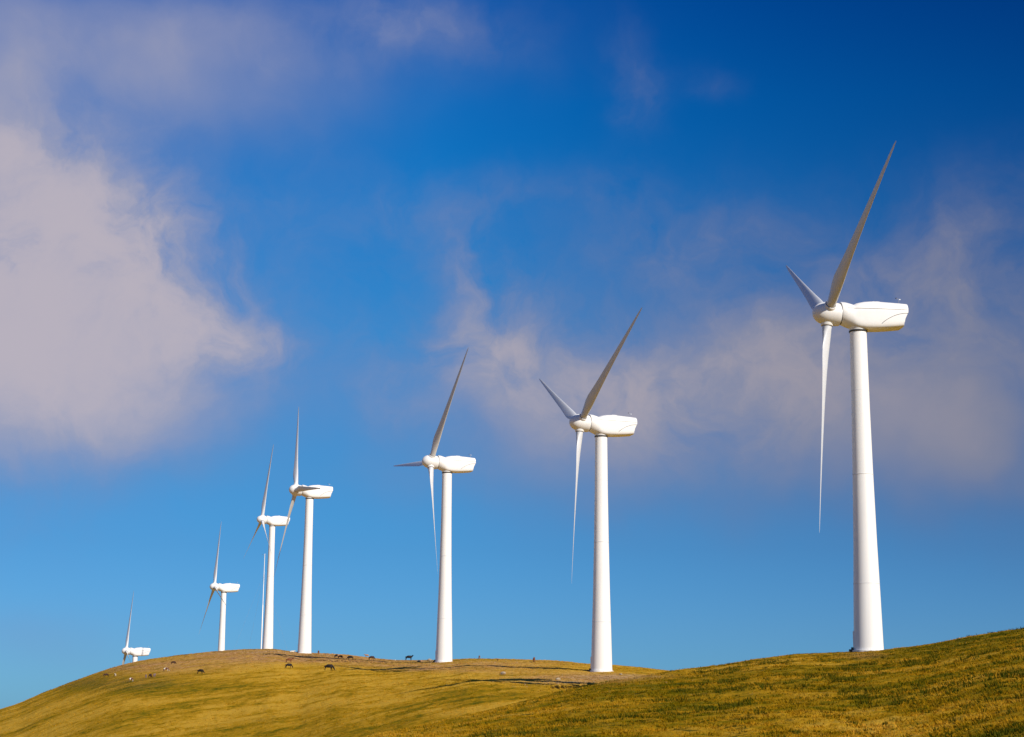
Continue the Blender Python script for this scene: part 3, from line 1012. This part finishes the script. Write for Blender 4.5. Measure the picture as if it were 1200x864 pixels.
# px, py of the feet, pose, hide, heading (degrees, 0 = right in the picture), size, label
COWS = [
    (124.5, 793.8, 'grazing', 'dark', 200, .95, 'dark brown cow farthest left and lowest down the slope'),
    (135, 793.0, 'standing', 'white', 120, .70, 'small cream calf just right of the leftmost dark cow'),
    (153.5, 798.8, 'grazing', 'pied', 60, .95, 'brown and white cow lowest of the left herd'),
    (171, 795.0, 'standing', 'grey', 100, .85, 'greyish cow, left of a tight group of three'),
    (176, 794.8, 'grazing', 'dark', 75, 1.0, 'dark cow in the middle of a tight group of three'),
    (180.8, 794.0, 'standing', 'grey', 80, .85, 'greyish cow, right of a tight group of three'),
    (194.5, 786.8, 'grazing', 'pied', 30, 1.0, 'brown cow with a white rump between the group of three and the black cow above'),
    (203, 778.3, 'grazing', 'dark', 15, .9, 'dark cow highest on the left slope, just below the skyline'),
    (234.5, 790.3, 'grazing', 'black', -15, 1.15, 'black cow alone on green grass below the stony hilltop'),
    (338.5, 777.5, 'standing', 'brown', 5, 1.1, 'reddish brown cow directly above a black one, below the hilltop'),
    (338, 784.3, 'grazing', 'black', 20, 1.15, 'black cow directly below a reddish brown one'),
    (385, 786.5, 'grazing', 'black', -5, 1.45, 'largest black cow, alone lower on the open slope'),
    (373.2, 767.5, 'standing', 'brown', 100, 1.05, 'brown cow on the skyline just right of a tower foot'),
    (394.5, 771.0, 'standing', 'tan', 20, .95, 'tan cow in a row on the skyline, left of its brown neighbour'),
    (398.6, 771.5, 'grazing', 'brown', -25, .95, 'brown cow standing against the tan cow on the skyline'),
    (410.6, 773.8, 'grazing', 'black', 170, 1.1, 'black cow at the left end of the dark track bank'),
    (430.0, 770.8, 'standing', 'tan', 165, .9, 'tan cow behind a dark brown one on the falling skyline'),
    (435.3, 773.8, 'grazing', 'dark', 10, 1.1, 'dark brown cow with head down on the falling skyline'),
    (479, 775.0, 'looking', 'black', 5, 1.35, 'black cow standing clear against the sky, left of the middle tower'),
    (491.2, 775.8, 'lying', 'tan', 0, .9, 'tan animal lying low on the skyline beside the middle tower'),
    (463.2, 774.4, 'lying', 'white', 80, .45, 'tiny cream calf lying between two groups on the skyline'),
    (342.0, 765.0, 'lying', 'white', 10, 1.0, 'cream animal lying just left of a tower foot on the hilltop'),
    (561.8, 772.8, 'grazing', 'grey', 95, .9, 'greyish cow half hidden behind the crest right of the middle tower'),
    (583.2, 775.0, 'standing', 'brown', 90, .6, 'small brown calf on the crest between a greyish cow and a red one'),
    (625.8, 776.2, 'standing', 'brown', 85, 1.15, 'red brown cow standing end-on against the sky, farthest right'),
]
for i, (px, py, ps, hd, yaw, sc, lab) in enumerate(COWS):
    X, Y = ray_ground(px, py)
    z = float(ground_z(X, Y)[0])
    o = bpy.data.objects.new('cow', POSES[ps])
    COL.objects.link(o)
    o.location = (X, Y, z - 0.03 * sc + 0.05)
    sc *= 0.62
    o.scale = (sc, sc, sc)
    o.rotation_euler = (0, 0, R(yaw))
    o.material_slots[0].link = 'OBJECT'
    o.material_slots[0].material = HIDES[hd]
    o['label'] = lab
    o['category'] = 'cow'
    o['group'] = 'cattle grazing along the hillside'


# ------------------------------------------------------------------ stones
def stone_mesh(name, seed, mat):
    rs = random.Random(seed)
    bm = bmesh.new()
    bmesh.ops.create_icosphere(bm, subdivisions=2, radius=1.0)
    for v in bm.verts:
        n_ = v.co.normalized()
        v.co = Vector((n_.x * 1.25, n_.y * .9, n_.z * .7)) * (0.85 + 0.3 * rs.random())
    me = bpy.data.meshes.new(name)
    bm.to_mesh(me)
    bm.free()
    me.materials.append(mat)
    return me


M_STONE = simple_mat('pale_field_stone', (0.42, 0.33, 0.22), 0.85, 0.25, 2.0, 0.1)
M_STONE2 = simple_mat('grey_field_stone', (0.30, 0.25, 0.20), 0.85, 0.25, 2.0, 0.1)
M_STONE3 = simple_mat('ochre_rubble', (0.40, 0.27, 0.15), 0.9, 0.4, 0.5, 0.05)
STM = [stone_mesh('field_stone', 3, M_STONE), stone_mesh('field_stone', 9, M_STONE), stone_mesh('field_stone', 12, M_STONE2)]
STONES = [(589.5, 789.6, .48, 0, 'pale boulder alone on the grass above the dark track bank'),
          (654.2, 796.6, .38, 1, 'pale stone left of the second nearest tower, above the track'),
          (503.5, 774.6, .50, 2, 'flat grey stone at the skyline just left of the middle tower'),
          (727.5, 790.8, .30, 0, 'pale stone on the rubble pad just right of the second nearest tower')]
for px, py, s_, k, lab in STONES:
    X, Y = ray_ground(px, py)
    o = bpy.data.objects.new('boulder', STM[k])
    COL.objects.link(o)
    o.location = (X, Y, float(ground_z(X, Y)[0]) + 0.3 * s_)
    o.scale = (s_, s_, s_)
    o.rotation_euler = (0, 0, px)
    o['label'] = lab
    o['category'] = 'boulder'

# loose rubble round the tower pads and along the track, too many to count
rv, rf = [], []
src = STM[0]
sv0 = np.array([v.co[:] for v in src.vertices])
bm = bmesh.new()
bmesh.ops.create_icosphere(bm, subdivisions=1, radius=1.0)
ico_v = np.array([v.co[:] for v in bm.verts])
ico_f = np.array([[v.index for v in f.verts] for f in bm.faces])
bm.free()
spots = []
for cx, cy, w_, h_, cnt in ((735, 793, 34, 2.0, 420), (668, 799, 34, 1.6, 420), (700, 795, 60, 4, 260), (320, 764.5, 60, 2.5, 500),
                            (370, 769, 50, 2.5, 260), (495, 775, 14, 1.0, 60), (560, 776, 90, 2, 160), (620, 797, 40, 5, 180)):
    for _ in range(cnt // 4):
        spots.append((cx + random.gauss(0, w_ * .6), cy + random.gauss(0, h_ * .6)))
off = 0
for px, py in spots:
    X, Y = ray_ground(px, max(py, 762))
    X += random.uniform(-2, 2)
    Y += random.uniform(-3, 3)
    s_ = random.uniform(.05, .15) * (Y / 330)
    q = ico_v * np.array([1.2, .9, .6]) * s_ * (0.8 + 0.4 * rng.random((len(ico_v), 1)))
    rv.append(q + np.array([X, Y, float(ground_z(X, Y)[0]) + .2 * s_]))
    rf.append(ico_f + off)
    off += len(ico_v)
rb = np_mesh('loose_rubble', np.vstack(rv), np.vstack(rf), 3, M_STONE3)
rb['kind'] = 'stuff'
rb['label'] = 'loose pale rubble on the pads and along the track'
rb['category'] = 'rubble'

bpy.context.view_layer.update()
